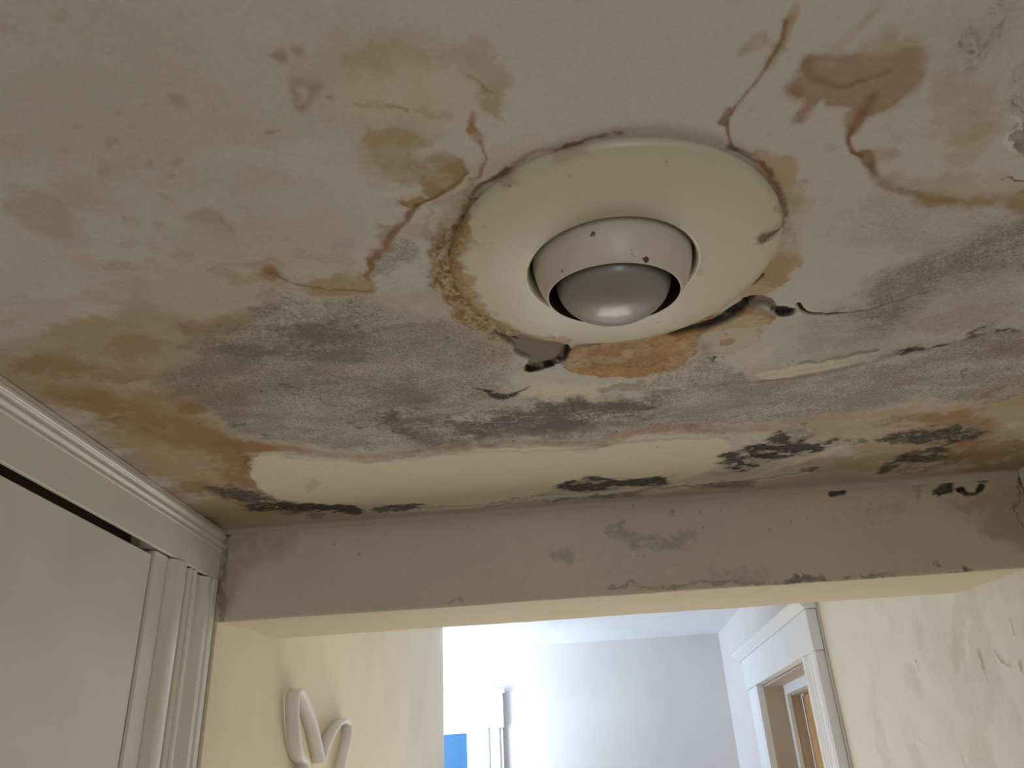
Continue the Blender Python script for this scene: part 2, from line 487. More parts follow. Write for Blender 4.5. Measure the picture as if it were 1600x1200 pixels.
    for q in ([(560, 600), (580, 596), (585, 604), (565, 608)], [(610, 640), (628, 636), (632, 652), (612, 654)], [(612, 668), (640, 666), (650, 680), (620, 682)],
              [(535, 655), (560, 652), (562, 664), (538, 664)], [(430, 596), (455, 594), (450, 600), (432, 600)], [(370, 660), (385, 658), (388, 666), (372, 668)],
              [(405, 678), (425, 676), (420, 684)], [(565, 490), (572, 490), (572, 498), (565, 498)], [(545, 515), (556, 515), (552, 522)], [(480, 545), (492, 543), (490, 550)]):
        bl(q, .55, .15, .006, c=DGREY)
    # pale, scraped areas in the felt
    st([(500, 565), (560, 560), (640, 570), (560, 578), (500, 580)], PINK, .4, .01)
    st([(380, 640), (470, 630), (560, 645), (480, 650)], PLASTER, .3, .012)
    st([(820, 605), (880, 596), (960, 600), (1040, 586), (1090, 572), (1110, 552), (1160, 540), (1215, 545), (1190, 568), (1150, 566), (1100, 560), (1040, 585), (1010, 605), (940, 616), (860, 628), (835, 622), (800, 612)], CREAM, .75, .006, tide=.12, var=.8, dark=BROWN)
    st([(940, 606), (990, 598), (1010, 604), (950, 612)], MGREY, .6, .005)
    # ---- band and sliver right of centre
    st([(1150, 500), (1240, 495), (1260, 560), (1180, 575), (1110, 560)], PLASTER, .45, .015)
    sk([(1130, 600), (1190, 595), (1250, 588), (1330, 574), (1400, 552), (1440, 545)], .0055, DGREY, .45, .8, var=.7)
    sk([(1250, 568), (1300, 560), (1370, 548)], .004, DGREY, .5, .8)
    st([(1185, 584), (1240, 572), (1310, 560), (1378, 550), (1330, 566), (1250, 582), (1205, 590)], CREAM, .9, .004, .4)
    # ---- brown band over the cream patch
    sk([(395, 700), (480, 706), (560, 714), (640, 708), (700, 702), (800, 696), (890, 694), (930, 692), (960, 682), (1010, 672), (1060, 664), (1120, 672), (1190, 670)], .0105, BROWN, .55, .7)
    sk([(930, 696), (960, 690), (990, 678), (1030, 670), (1100, 676)], .006, (.42, .28, .17), .6, .7)
    # cream patch
    st([(393, 735), (405, 712), (450, 713), (560, 720), (640, 719), (700, 708), (860, 700), (900, 703), (915, 708), (935, 702), (960, 692), (1010, 690), (1080, 683), (1112, 683), (1140, 700), (1120, 730), (1060, 752), (980, 745), (900, 748), (860, 768), (800, 782), (700, 790), (640, 786), (560, 786), (480, 788), (440, 780), (410, 765)], CREAM, .95, .0035, .55, var=.1)
    st([(470, 745), (490, 750), (480, 765), (468, 757)], TAN, .4, .006)
    # right brown zone
    st([(1190, 672), (1280, 650), (1400, 640), (1500, 628), (1560, 600), (1640, 600), (1640, 760), (1300, 775), (1100, 785), (1015, 782), (1100, 760), (1250, 745), (1340, 700), (1280, 690)], TAN, .75, .02)
    st([(1360, 662), (1420, 650), (1500, 640), (1545, 636), (1560, 660), (1540, 690), (1500, 720), (1480, 700), (1520, 670), (1460, 660)], BROWN, .75, .012)
    st([(1525, 618), (1555, 606), (1572, 604), (1560, 612), (1535, 622)], BROWN, .9, .006, .4)
    st([(1540, 690), (1620, 680), (1620, 745), (1500, 752)], BROWN, .6, .02)
    st([(1120, 750), (1260, 738), (1260, 760), (1130, 775)], PINK, .5, .01)
    sk([(1060, 757), (1160, 748), (1220, 730), (1262, 716), (1300, 705), (1335, 692)], .0045, (.72, .62, .48), .85, .7)
    st([(345, 822), (460, 806), (640, 800), (780, 792), (880, 783), (1015, 772), (1130, 765), (1260, 748), (1330, 745), (1640, 738), (1640, 760), (1000, 800), (600, 830), (345, 850)], (.45, .375, .30), .85, .008, .5, var=.15)
    # ---- black mould
    bl([(320, 765), (360, 758), (400, 768), (445, 782), (520, 785), (560, 792), (560, 798), (440, 800), (370, 790)], .85, .12, .012, c=(.09, .08, .075))
    bl([(395, 778), (440, 786), (480, 790), (440, 796), (400, 792)], .7, .2, .006)
    bl([(470, 786), (540, 786), (565, 796), (550, 803), (520, 800), (480, 796)], .8, .1, .006)
    bl([(590, 792), (625, 786), (660, 788), (640, 796), (600, 800)], .8, .1, .006)
    bl([(490, 804), (505, 804), (500, 810)], .6, .2, .005)
    bl([(865, 764), (895, 750), (935, 744), (965, 751), (1000, 746), (1040, 742), (1047, 750), (1025, 762), (985, 762), (955, 766), (925, 772), (880, 768)], .92, .3, .006, .7, c=(.07, .066, .068))
    bl([(870, 780), (1015, 766), (1000, 774), (880, 786)], .6, .05, .01)
    bl([(1118, 712), (1150, 702), (1190, 692), (1235, 668), (1262, 672), (1262, 692), (1312, 686), (1300, 700), (1250, 714), (1195, 724), (1150, 738), (1140, 725)], .95, .2, .008, .8)
    bl([(1160, 700), (1230, 690), (1240, 705), (1190, 718), (1160, 716)], .8, .3, .006, .8)
    bl([(1330, 688), (1380, 680), (1360, 692), (1330, 694)], .6, .1, .008)
    bl([(1365, 685), (1410, 672), (1480, 663), (1525, 664), (1520, 684), (1490, 694), (1460, 704), (1400, 690)], .9, .15, .010, c=(.08, .07, .06))
    bl([(1370, 735), (1410, 712), (1450, 700), (1490, 705), (1480, 718), (1420, 726), (1380, 740)], .9, .15, .008, .8, c=(.075, .068, .05))
    bl([(1400, 738), (1500, 712), (1540, 706), (1480, 728), (1420, 742)], .5, .1, .01, c=(.13, .11, .08))
    bl([(1240, 738), (1275, 728), (1270, 738)], .7, .2, .006)
    bl([(1090, 758), (1160, 750), (1180, 752), (1130, 762)], .6, .1, .010)
    st([(1225, 672), (1245, 666), (1262, 670), (1258, 684), (1238, 690), (1228, 682)], (.55, .5, .42), .7, .004, .8)
    st([(1150, 706), (1165, 704), (1160, 712)], (.5, .45, .38), .6, .003)
    sk([(640, 795), (700, 792), (760, 788), (800, 778), (870, 773)], .0028, DGREY, .55, .7, var=.9)
    sk([(760, 792), (860, 783), (960, 775), (1015, 765), (1130, 755), (1260, 738)], .0030, (.25, .17, .12), .6, .7, var=.9)
    # ---- small tears in the felt
    bl([(738, 605), (775, 612), (800, 614), (825, 604), (812, 614), (795, 622), (775, 624), (758, 616)], .98, .6, .003, .35, c=(.04, .035, .03), sc=130)
    bl([(1395, 552), (1430, 542), (1472, 538), (1470, 543), (1430, 550), (1405, 556)], .95, .25, .004, .4)
    bl([(1500, 532), (1530, 524), (1530, 528), (1505, 536)], .8, .1, .004)
    bl([(1555, 517), (1592, 512), (1590, 520), (1560, 522)], .9, .25, .004, .4)
    sk([(1440, 545), (1500, 534), (1590, 516)], .002, DGREY, .6, .7, var=1)
    bl([(1435, 596), (1446, 594), (1444, 598)], .8, .3, .003)
    bl([(1490, 588), (1498, 586), (1496, 592)], .7, .3, .003)
    # ---- top right: line and splash
    sk([(1235, 20), (1229, 40)], .003, TAN, .7)
    sk([(1229, 35), (1222, 62), (1206, 92), (1188, 118), (1168, 145), (1150, 166), (1142, 180)], .0013, DKBROWN, .8, warp=.1)
    sk([(1234, 30), (1226, 60), (1200, 105)], .003, BROWN, .4, warp=.1)
    st([(1138, 168), (1143, 172), (1140, 188), (1134, 198), (1122, 192), (1128, 182)], DKBROWN, .85, .0015, .15)
    sk([(1136, 192), (1138, 212), (1150, 232), (1168, 245), (1182, 254)], .0012, DKBROWN, .75, warp=.1)
    splash = [(1238, 150), (1236, 132), (1244, 118), (1252, 96), (1268, 86), (1300, 88), (1340, 84), (1380, 80), (1432, 80), (1444, 110), (1432, 138), (1408, 160), (1380, 176), (1362, 180), (1340, 172), (1318, 166), (1298, 164), (1285, 152), (1272, 165), (1266, 182), (1258, 194), (1248, 190), (1256, 164), (1244, 158)]
    st(splash, BROWN, .68, .0035, .35, tide=.25, var=.25)
    st([(1350, 66), (1390, 50), (1420, 80), (1340, 86)], TAN, .6, .01)
    sk([(1262, 92), (1256, 110), (1270, 124), (1295, 132), (1330, 130), (1355, 122), (1385, 114)], .0028, DKBROWN, .5, .9, warp=.3)
    st([(1240, 140), (1250, 136), (1256, 146), (1246, 154)], DKBROWN, .3, .002, .2)
    sk([(1362, 155), (1352, 172), (1342, 190), (1332, 206)], .0042, DKBROWN, .8, .9, warp=.15)
    sk([(1334, 200), (1327, 214), (1328, 230), (1336, 240), (1346, 245)], .0018, DKBROWN, .9, .7, warp=.1)
    st([(1322, 180), (1340, 172), (1350, 185), (1330, 210), (1324, 205)], BROWN, .6, .004, .3)
    st([(1340, 242), (1362, 236), (1366, 250), (1370, 270), (1355, 262)], DKBROWN, .75, .002, .3)
    st([(1355, 240), (1380, 238), (1404, 232), (1406, 242), (1385, 252), (1362, 252)], BROWN, .4, .003, .3)
    sk([(1360, 258), (1370, 276), (1390, 290), (1420, 300), (1450, 306), (1490, 314)], .0035, DKBROWN, .65, .8, warp=.3)
    sk([(1440, 306), (1490, 314), (1540, 312), (1610, 310)], .008, BROWN, .75, .8, warp=.4)
    st([(1570, 300), (1640, 296), (1640, 335), (1585, 328)], BROWN, .6, .006)
    st([(1380, 285), (1440, 270), (1540, 270), (1620, 285), (1620, 312), (1500, 308), (1420, 300)], TAN, .5, .01)
    st([(1460, 125), (1500, 110), (1545, 140), (1540, 190), (1500, 215), (1460, 210), (1450, 180)], TAN, .45, .01)
    st([(1470, 240), (1500, 185), (1550, 182), (1545, 230), (1510, 250)], TAN, .4, .008)
    st([(1335, 40), (1345, 42), (1372, 20), (1378, 0), (1368, 0), (1352, 22)], TAN, .7, .003, .3)
    st([(1285, 75), (1300, 48), (1318, 50), (1300, 80)], TAN, .4, .006)
    # orange wash right of the fixture
    st([(1170, 250), (1200, 240), (1240, 262), (1258, 310), (1250, 370), (1235, 420), (1200, 450), (1165, 478), (1150, 470), (1215, 360)], ORANGE, .55, .004, .6, tide=.12)
    st([(1215, 330), (1245, 300), (1250, 350), (1240, 400), (1205, 440), (1180, 440), (1215, 370)], BROWN, .35, .006)
    sk([(1150, 228), (1190, 256), (1212, 292), (1224, 330), (1218, 365)], .0022, DKBROWN, .75, .8, warp=.35, var=1)
    # crust left of the fixture
    st([(755, 285), (735, 305), (712, 330), (690, 360), (680, 400), (688, 440), (705, 480), (740, 510), (790, 530), (830, 540), (900, 545), (850, 500), (730, 400)], ORANGE, .65, .005, .8, tide=.25)
    sk([(745, 300), (722, 340), (705, 385), (703, 430), (716, 465), (745, 497), (790, 520), (820, 530)], .011, BROWN, .7, .7, var=1.2)
    sk([(738, 305), (725, 345), (712, 390), (714, 440), (735, 480), (770, 508)], .003, (.62, .50, .34), .8, .7, var=1.5, warp=.9)
    sk([(748, 293), (722, 335), (700, 380), (700, 430), (730, 480), (760, 505)], .0025, DKBROWN, .7, .7, var=1.5, warp=.9)
    cr_l = [(755, 285), (712, 330), (690, 360), (680, 400), (688, 440), (705, 480), (740, 510), (790, 530), (850, 540), (850, 500), (730, 400)]
    p.veins(cr_l, DKBROWN, .7, 110, .035, .004, .8)
    p.veins(cr_l, (.68, .56, .40), .7, 130, .05, .004, .8, 560)
    st([(670, 330), (700, 300), (740, 290), (730, 320), (700, 360), (680, 370)], (.60, .52, .42), .5, .01, tide=.3)
    st([(740, 520), (790, 530), (800, 560), (770, 560)], TAN, .7, .005)
    sk([(752, 292), (790, 262), (840, 238), (900, 220), (965, 209)], .0045, PINK, .8, .8, var=1.0)
    sk([(745, 298), (800, 258), (850, 236), (910, 218), (965, 210)], .0020, (.16, .10, .07), .85, .7, var=1.2, warp=.3)
    # orange peel below the fixture
    peel = [(884, 556), (895, 540), (1000, 520), (1070, 500), (1120, 490), (1160, 478), (1178, 476), (1198, 488), (1200, 500), (1160, 505), (1110, 512), (1092, 530), (1085, 548), (1050, 575), (1000, 587), (950, 588), (905, 582), (886, 572)]
    st(peel, ORANGE, .92, .0022, .5, tide=.35, tw=.002, var=.3)
    p.veins(peel, BROWN, .7, 45, .035)
    p.veins(peel, (.66, .48, .24), .5, 70, .03, seed=540)
    st([(890, 545), (960, 540), (1040, 530), (1040, 560), (980, 572), (900, 568)], BROWN, .35, .008)
    st([(1110, 500), (1178, 480), (1196, 492), (1180, 520), (1150, 545), (1110, 545), (1090, 535)], (.58, .47, .33), .75, .004, .8, tide=.4, dark=(.33, .25, .18))
    st([(1060, 500), (1090, 496), (1095, 512), (1080, 525), (1058, 515)], ORANGE, .8, .003, .6, tide=.4, tw=.0015)
    st([(1130, 524), (1145, 522), (1146, 532), (1130, 534)], ORANGE, .8, .002, .5, tide=.4, tw=.0015)
    st([(1100, 528), (1115, 520), (1120, 555), (1098, 555)], (.3, .24, .2), .6, .005)
    sk([(893, 560), (950, 566), (1000, 572), (1040, 560)], .0013, DKBROWN, .7, .6, var=1)
    st([(975, 545), (988, 544), (988, 554), (976, 554)], (.68, .52, .28), .7, .0015, .3)
    bl([(1104, 552), (1120, 550), (1135, 556), (1120, 558)], .9, .2, .003)
    # chip at the right border
    st([(1572, 200), (1590, 178), (1640, 165), (1640, 250), (1596, 228), (1588, 214)], (.20, .185, .16), .9, .002, .7)
    sk([(1576, 178), (1588, 192), (1574, 208), (1590, 218), (1594, 230)], .0016, (.72, .68, .60), .9, .5)
    sk([(1570, 276), (1590, 274), (1602, 280)], .0012, DGREY, .9, .5)

    # ---- torn holes (grey board paper behind the plaster skin)
    H1 = [(768, 512), (782, 519), (800, 524), (835, 520), (880, 534), (893, 541), (880, 552), (876, 560), (862, 568), (845, 572), (828, 577), (817, 572), (830, 560), (806, 552), (802, 540), (785, 526)]
    H2 = [(1158, 468), (1176, 462), (1204, 470), (1214, 479), (1240, 482), (1236, 490), (1222, 493), (1208, 490), (1196, 478), (1168, 478)]
    for H in (H1, H2):
        idx, m, sd = p.poly(H, .0010, .28)
        p.blend(idx, m, (.25, .20, .16), 1)
        p.h[idx] += 0.0045 * sstep(0.001, -.0015, sd)
    bl([(775, 514), (800, 526), (812, 535), (800, 532), (783, 523)], 1, .5, .002, .1, c=(.02, .017, .015))
    bl([(815, 574), (828, 567), (845, 569), (866, 563), (878, 556), (884, 544), (893, 541), (884, 560), (864, 571), (828, 580)], 1, .5, .002, .1, c=(.02, .017, .015))
    bl([(1204, 486), (1222, 484), (1240, 482), (1236, 492), (1216, 494)], 1, .5, .002, .1, c=(.02, .017, .015))
    for q, wd in (([(1058, 515), (1092, 508), (1124, 497), (1148, 484), (1168, 470)], .0062), ([(1175, 443), (1186, 434), (1190, 428)], .002),
                  ([(1248, 474), (1252, 484), (1262, 489), (1285, 490)], .002), ([(1285, 490), (1320, 489)], .0008)):
        idx, m, d = p.line(q, wd, .4, .15)
        p.blend(idx, m, (.02, .017, .015), 1); p.h[idx] += .004 * m
    sk([(1290, 492), (1340, 486), (1400, 470), (1450, 455)], .001, DGREY, .7, .7, warp=.2)
    # scattered dark pinholes
    rnd = random.Random(4)
    for _ in range(90):
        x = rnd.uniform(300, 1250); y = rnd.uniform(470, 700); r = rnd.uniform(1.0, 2.6)
        bl([(x - r, y), (x, y - r * .7), (x + r, y), (x, y + r * .7)], .7, .4, .0015, .2)

    # ---- relief
    p.h *= 1
    h = p.h
    h -= 0.0035 * fbm(u, v, 4, 3, 101) + 0.0012 * fbm(u, v, 22, 4, 103)
    p.bulge(peel, -0.0022, .002, .5)
    p.bulge([(1110, 500), (1178, 480), (1196, 492), (1180, 520), (1150, 545), (1110, 545), (1090, 535)], -0.002, .002, .8)
    p.bulge([(393, 735), (405, 712), (560, 720), (700, 708), (900, 703), (960, 692), (1112, 683), (1140, 700), (1060, 752), (900, 748), (800, 782), (640, 786), (440, 780)], -0.0018, .0025, .55)
    p.bulge([(640, 262), (665, 243), (716, 243), (729, 265), (655, 316), (628, 318)], -0.002, .006, .25)
    idx, m, d = p.line([(755, 292), (722, 335), (700, 385), (702, 435), (725, 475), (770, 512)], .013, .7, .6)
    h[idx] -= m * np.clip(0.0010 + 0.008 * p.n3[idx] + .003 * fbm(u[idx], v[idx], 200, 2, 9), -.002, .004)
    idx, m, sd = p.poly([(790, 560), (960, 590), (1100, 560), (1250, 540), (1250, 600), (1000, 640), (780, 640)], .02)
    h[idx] -= m * 0.004 * np.abs(fbm(u[idx] * .5, v[idx], 45, 3, 133))
    for q in ([(1565, 0), (1545, 38), (1528, 72), (1526, 100)], [(1502, 46), (1507, 62), (1512, 88)], [(1545, 38), (1520, 60)], [(1590, 100), (1580, 112)], [(1478, 60), (1496, 52), (1504, 60)],
              [(1572, 150), (1578, 165), (1594, 200)], [(1595, 130), (1593, 155)]):
        p.ridge(q, .0020, -0.0028, .9)
    idx, m, sd = p.poly([(1440, 20), (1640, -40), (1640, 300), (1480, 250)], .03)
    h[idx] -= m * (0.011 * np.abs(p.n1[idx]) + .004 * np.abs(fbm(u[idx], v[idx], 40, 3, 77)))
    p.ridge([(1185, 590), (1250, 580), (1330, 566), (1400, 550)], .005, -.002, .3)
    p.ridge([(640, 795), (760, 790), (870, 776), (1015, 764), (1130, 755), (1260, 738)], .004, .0015, .5)
    p.ridge([(729, 268), (690, 296), (650, 318), (612, 370), (580, 420)], .003, -.0012, .2)
    p.ridge([(742, 180), (755, 235), (750, 285)], .002, -.001, .2)
    p.ridge([(1229, 35), (1188, 118), (1142, 180)], .002, .0008, .1)
    idx, m, sd = p.poly([(1240, 660), (1262, 665), (1262, 690), (1230, 690)], .01)
    h[idx] -= m * .012 * np.abs(p.n4[idx])
    # soft cove into the beam, wider to the right
    rad = 0.009 + 0.004 * np.clip((u + 0.5) / 1.2, 0, 1)
    tt = np.clip((v - (BEAM_Y - rad)) / rad, 0, 1)
    cove = rad * (1 - np.sqrt(np.clip(1 - tt * tt, 0, 1)))
    fade = np.where(v > BEAM_Y - 0.004, 0, 1)
    z = CEIL + np.clip(h, -0.02, 0.02) * fade - np.minimum(cove, rad)
    co = np.stack([u, v, z], 1)
    # cut out the opening of the fixture
    i = np.arange((nv - 1) * (nu - 1)); r = i // (nu - 1); c = i % (nu - 1); a = r * nu + c
    keep = np.hypot(u[a] - 0.0575, v[a] - 0.559) > 0.122
    me = grid_mesh('ceiling', co, nu, nv, keep)
    set_attrs(me, p)
    o = link('ceiling', me, dirty_mat('stained_ceiling_plaster', specks=1.35))
    structure(o, 'old plaster ceiling with brown water stains, grey mould and peeling paint')
    return o


build_ceiling()

# ------------------------------------------------------------------ BEAM (header over the passage)
BACK_Y, BACK_Z = 1.52, CAMZ + 0.277


def build_beam():
    xs = np.linspace(-0.575, 0.715, 1000)
    face = [(BEAM_Y, z) for z in np.linspace(CAMZ + 0.42, BEAM_Z + 0.004, 150)]
    arc = [(BEAM_Y + 0.004 - 0.004 * math.cos(a), BEAM_Z + 0.004 - 0.004 * math.sin(a)) for a in np.linspace(0, math.pi / 2, 7)[1:]]
    sof = [(y, BEAM_Z + (BACK_Z - BEAM_Z) * (y - BEAM_Y - .004) / (BACK_Y - BEAM_Y - .004)) for y in np.linspace(BEAM_Y + 0.004, BACK_Y, 90)[1:]]
    back = [(BACK_Y, z) for z in np.linspace(BACK_Z, CAMZ + 0.60, 8)[1:]]
    path = face + arc + sof + back
    nf = len(face)
    # unrolled coordinate: v = height above the camera on the face, carried on past the lower edge
    s = [0.42]
    for i in range(1, len(path)):
        s.append(s[-1] - math.hypot(path[i][0] - path[i - 1][0], path[i][1] - path[i - 1][1]))
    s = np.array(s); nu, nv = len(xs), len(path)
    U, V = np.meshgrid(xs, s); u, v = U.ravel(), V.ravel()
    py = np.repeat([q[0] for q in path], nu); pz = np.repeat([q[1] for q in path], nu)
    p = Painter(u, v, on_beam, (0.66, 0.57, 0.475))
    p.col *= (1 + 0.14 * fbm(u, v, 6, 4, 5) + .05 * fbm(u, v, 60, 3, 6))[:, None]
    warm = sstep(.0, .75, u)[:, None] * .55
    p.col = p.col * (1 - warm) + np.array((.52, .42, .28)) * warm
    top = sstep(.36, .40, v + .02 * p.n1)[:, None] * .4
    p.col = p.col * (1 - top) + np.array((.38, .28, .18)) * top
    st, sk, gr, bl = p.stain, p.streak, p.grime, p.black
    st([(345, 835), (440, 830), (460, 850), (380, 900), (345, 960)], (.40, .32, .21), .6, .02)
    gr([(948, 818), (975, 814), (985, 830), (1010, 838), (1070, 832), (1082, 845), (1040, 858), (1000, 858), (968, 838), (952, 835)], .45, .006, 1, c=(.20, .18, .17), mould=.4)
    gr([(850, 858), (875, 852), (895, 860), (885, 872), (862, 870)], .4, .006, 1, c=(.20, .18, .17), mould=.4)
    bl([(903, 787), (932, 783), (934, 788), (906, 791)], .95, .5, .002, .2)
    bl([(1038, 800), (1052, 800), (1050, 808)], .5, .1, .004, c=(.15, .11, .09))
    bl([(1292, 770), (1306, 763), (1323, 766), (1320, 773), (1298, 778)], .98, .9, .002, .25)
    bl([(1460, 770), (1470, 760), (1488, 752), (1492, 768), (1478, 776), (1462, 778)], .95, .5, .003, .35, c=(.06, .05, .045))
    bl([(1494, 764), (1504, 760), (1510, 768), (1520, 770), (1530, 758), (1540, 760), (1536, 768), (1520, 776), (1500, 772)], 1, .9, .002, .25, c=(.02, .018, .016))
    bl([(1525, 748), (1540, 746), (1545, 756), (1530, 758)], .7, .1, .003, .5)
    gr([(1425, 765), (1445, 760), (1450, 774), (1430, 778)], .4, .006)
    gr([(1335, 795), (1400, 788), (1400, 805), (1345, 806)], .3, .012, mould=.3)
    st([(1480, 790), (1560, 770), (1620, 760), (1620, 850), (1560, 838), (1500, 800)], (.36, .235, .14), .6, .015)
    sk([(1595, 735), (1592, 770), (1586, 800), (1600, 825)], .0022, (.16, .11, .07), .6)
    bl([(1575, 735), (1605, 728), (1605, 742), (1585, 745)], .7, .2, .006)
    bl([(1463, 878), (1470, 880), (1476, 892), (1470, 890)], .6, .3, .003)
    bl([(1508, 885), (1518, 885), (1518, 892), (1510, 892)], .8, .4, .003, .4)
    bl([(1235, 905), (1250, 897), (1275, 903), (1295, 906), (1260, 911), (1235, 910)], .75, .2, .006, .6, c=(.12, .11, .11))
    gr([(1120, 885), (1180, 885), (1200, 908), (1130, 915)], .35, .012, mould=.4)
    bl([(1300, 903), (1400, 898), (1500, 892), (1500, 896), (1400, 903), (1300, 908)], .6, .0, .006)
    sk([(950, 918), (1100, 912), (1235, 908)], .003, (.2, .17, .15), .5, var=1)
    sk([(350, 828), (348, 900), (344, 970)], .005, (.30, .22, .13), .8)
    bl([(340, 828), (362, 826), (358, 838), (345, 838)], .8, .4, .004, .3)
    bl([(700, 944), (712, 936), (716, 944)], .4, .3, .004)
    rnd = random.Random(9)
    for _ in range(30):
        x = rnd.uniform(420, 1580); y = rnd.uniform(815, 900) - (x - 600) * .06; r = rnd.uniform(1, 2.5)
        bl([(x - r, y), (x, y - r), (x + r, y), (x, y + r)], .5, .4, .0015, .3)
    # soffit wears the cream paint of the passage
    k = sstep(.2535 + .001, .2535 - .004, v + .0025 * p.n3 + .003 * p.n1)[:, None]
    cr = np.array((.66, .585, .44)) * (1 + .08 * fbm(u * .25, v, 60, 3, 201))[:, None]
    p.col = p.col * (1 - k) + cr * k
    h = .0022 * fbm(u, v, 7, 3, 301) + .0006 * fbm(u, v, 60, 3, 303)
    hy = np.where(np.arange(len(u)) < nf * nu, h, 0)
    hz = np.where(np.arange(len(u)) >= (nf + 6) * nu, h * .7 + .0012 * fbm(u * .2, v, 90, 2, 305), 0)
    wob = .0010 * fbm(u, u * 0, 12, 3, 401)
    edge = np.exp(-((v - .2515) / .012) ** 2)
    co = np.stack([u, py + hy, pz + hz + wob * edge * 2], 1)
    me = grid_mesh('wall_header', co, nu, nv)
    set_attrs(me, p)
    o = link('wall_header', me, dirty_mat('stained_beam_plaster', .7, .2, .05))
    structure(o, 'dropped plaster beam spanning the passage, mould spots along its top')


build_beam()

# ------------------------------------------------------------------ room shell
m_floor = simple_mat('floor_boards', (0.45, 0.33, 0.22), .5, .15, 6)
m_cream = simple_mat('cream_wall_paint', (0.86, 0.77, 0.58), .55, .05, 5, .35, 60)
m_lilac = simple_mat('pale_pink_wall_paint', (0.72, 0.66, 0.66), .7, .03, 6, .15, 60)
m_white_ceiling = simple_mat('white_ceiling_paint', (0.85, 0.86, 0.88), .8, .02, 6)
m_trim = simple_mat('old_white_gloss_paint', (0.78, 0.745, 0.665), .30, .04, 9, .25, 45)
m_trim_white = simple_mat('white_gloss_paint', (0.84, 0.87, 0.92), .35, .02, 9)


def worn_wall_mat(name, color, dirt):
    m = simple_mat(name, color, .6, .05, 4, .5, 35)
    nt = m.node_tree; b = nt.nodes['Principled BSDF']; L = nt.links.new
    src = b.inputs['Base Color'].links[0].from_socket
    tc = nt.nodes.new('ShaderNodeTexCoord'); mp = nt.nodes.new('ShaderNodeMapping')
    mp.inputs['Scale'].default_value = (1, 6, 2.2)
    n = nt.nodes.new('ShaderNodeTexNoise'); n.inputs['Scale'].default_value = 2.6; n.inputs['Detail'].default_value = 8
    n.inputs['Roughness'].default_value = .65
    L(tc.outputs['Object'], mp.inputs[0]); L(mp.outputs[0], n.inputs['Vector'])
    r = nt.nodes.new('ShaderNodeMapRange'); r.inputs['From Min'].default_value = .5; r.inputs['From Max'].default_value = .72
    r.inputs['To Max'].default_value = .55
    L(n.outputs['Fac'], r.inputs['Value'])
    mx = nt.nodes.new('ShaderNodeMix'); mx.data_type = 'RGBA'
    L(r.outputs[0], mx.inputs['Factor']); L(src, mx.inputs['A']); mx.inputs['B'].default_value = (*dirt, 1)
    L(mx.outputs['Result'], b.inputs['Base Color'])
    return m


m_right = worn_wall_mat('worn_cream_plaster', (0.80, 0.78, 0.69), (0.66, 0.62, 0.50))

structure(bm_obj('floor', boxes([(-1.3, .8, -2.0, 4.0, -.05, 0)]), m_floor))
FC = CAMZ + 0.60          # ceiling of the passage beyond the beam
structure(bm_obj('ceiling_passage', boxes([(-1.3, .75, BACK_Y + .001, 4.0, FC, FC + .05)]), m_white_ceiling))
structure(bm_obj('ceiling_slab', boxes([(-.72, .8, -2.0, BACK_Y, FC + .001, FC + .06)]), m_white_ceiling))
structure(bm_obj('wall_front', boxes([(-1.3, .75, 3.9, 3.98, 0, FC)]), m_lilac))
structure(bm_obj('wall_back', boxes([(-.8, .8, -2.05, -1.95, 0, FC)]), m_cream))
# right wall: hall part, passage part and end-room part
structure(bm_obj('wall_right', plan_wall([(.712, -1.95), (.704, 1.10), (.700, 1.222)], 0, FC, .08), m_right))


def right_path(y):
    return np.interp(y, [1.2325, 1.50, 1.56, 2.27], [.672, .688, .690, .6605])


def build_right_wall():
    ys = np.linspace(1.2325, 2.27, 420); zs = np.concatenate([[0, .8, 1.3], np.linspace(1.6, FC, 330)])
    nu, nv = len(ys), len(zs)
    U, V = np.meshgrid(ys, zs); u, v = U.ravel(), V.ravel()

    def to(px, py):
        d = ray(px, py); y = 1.6
        for _ in range(12):
            y = d[1] / d[0] * right_path(y)
        return y, CAMZ + d[2] / d[1] * y
    p = Painter(u, v, to, (0.85, 0.83, 0.75))
    st, sk, bl = p.stain, p.streak, p.black
    p.col *= (1 + .05 * fbm(u * 2, v, 6, 4, 5))[:, None]
    p.wash([(1380, 920), (1640, 850), (1640, 1260), (1380, 1260)], (.64, .59, .48), .45, 9, 1.3, -.02, .25)
    p.wash([(1290, 950), (1640, 850), (1640, 1260), (1340, 1260)], (.80, .79, .74), .6, 14, 1.2, .0, .25, seed=720)
    st([(1500, 935), (1530, 920), (1560, 905), (1620, 880), (1620, 930), (1560, 935), (1520, 945)], (.80, .77, .72), .8, .006)
    st([(1495, 930), (1510, 960), (1505, 1020), (1490, 1050), (1485, 1000)], (.62, .55, .40), .45, .012)
    for q_ in ([(1528, 1020), (1536, 1045), (1543, 1066)], [(1556, 1022), (1568, 1032), (1580, 1040)], [(1582, 975), (1586, 995)], [(1432, 1035), (1436, 1048)], [(1440, 1158), (1444, 1162)], [(1592, 1035), (1597, 1050)], [(1505, 1185), (1509, 1200)]):
        sk(q_, .0022, (.38, .34, .28), .8, .7, var=1.5)
        p.ridge(q_, .004, -.0015)
    hx = .004 * fbm(u, v, 9, 4, 8) + .0015 * fbm(u, v, 40, 3, 9)
    fade = np.clip((2.27 - u) / .04, 0, 1)
    co = np.stack([right_path(u) + (hx + p.h) * fade, u, v], 1)
    me = grid_mesh('wall_passage_right', co, nu, nv)
    me.flip_normals()
    set_attrs(me, p)
    m = dirty_mat('scuffed_cream_plaster', .5, .12, .02)
    o = structure(link('wall_passage_right', me, m))
    md = o.modifiers.new('thickness', 'SOLIDIFY'); md.thickness = .05; md.offset = -1


build_right_wall()
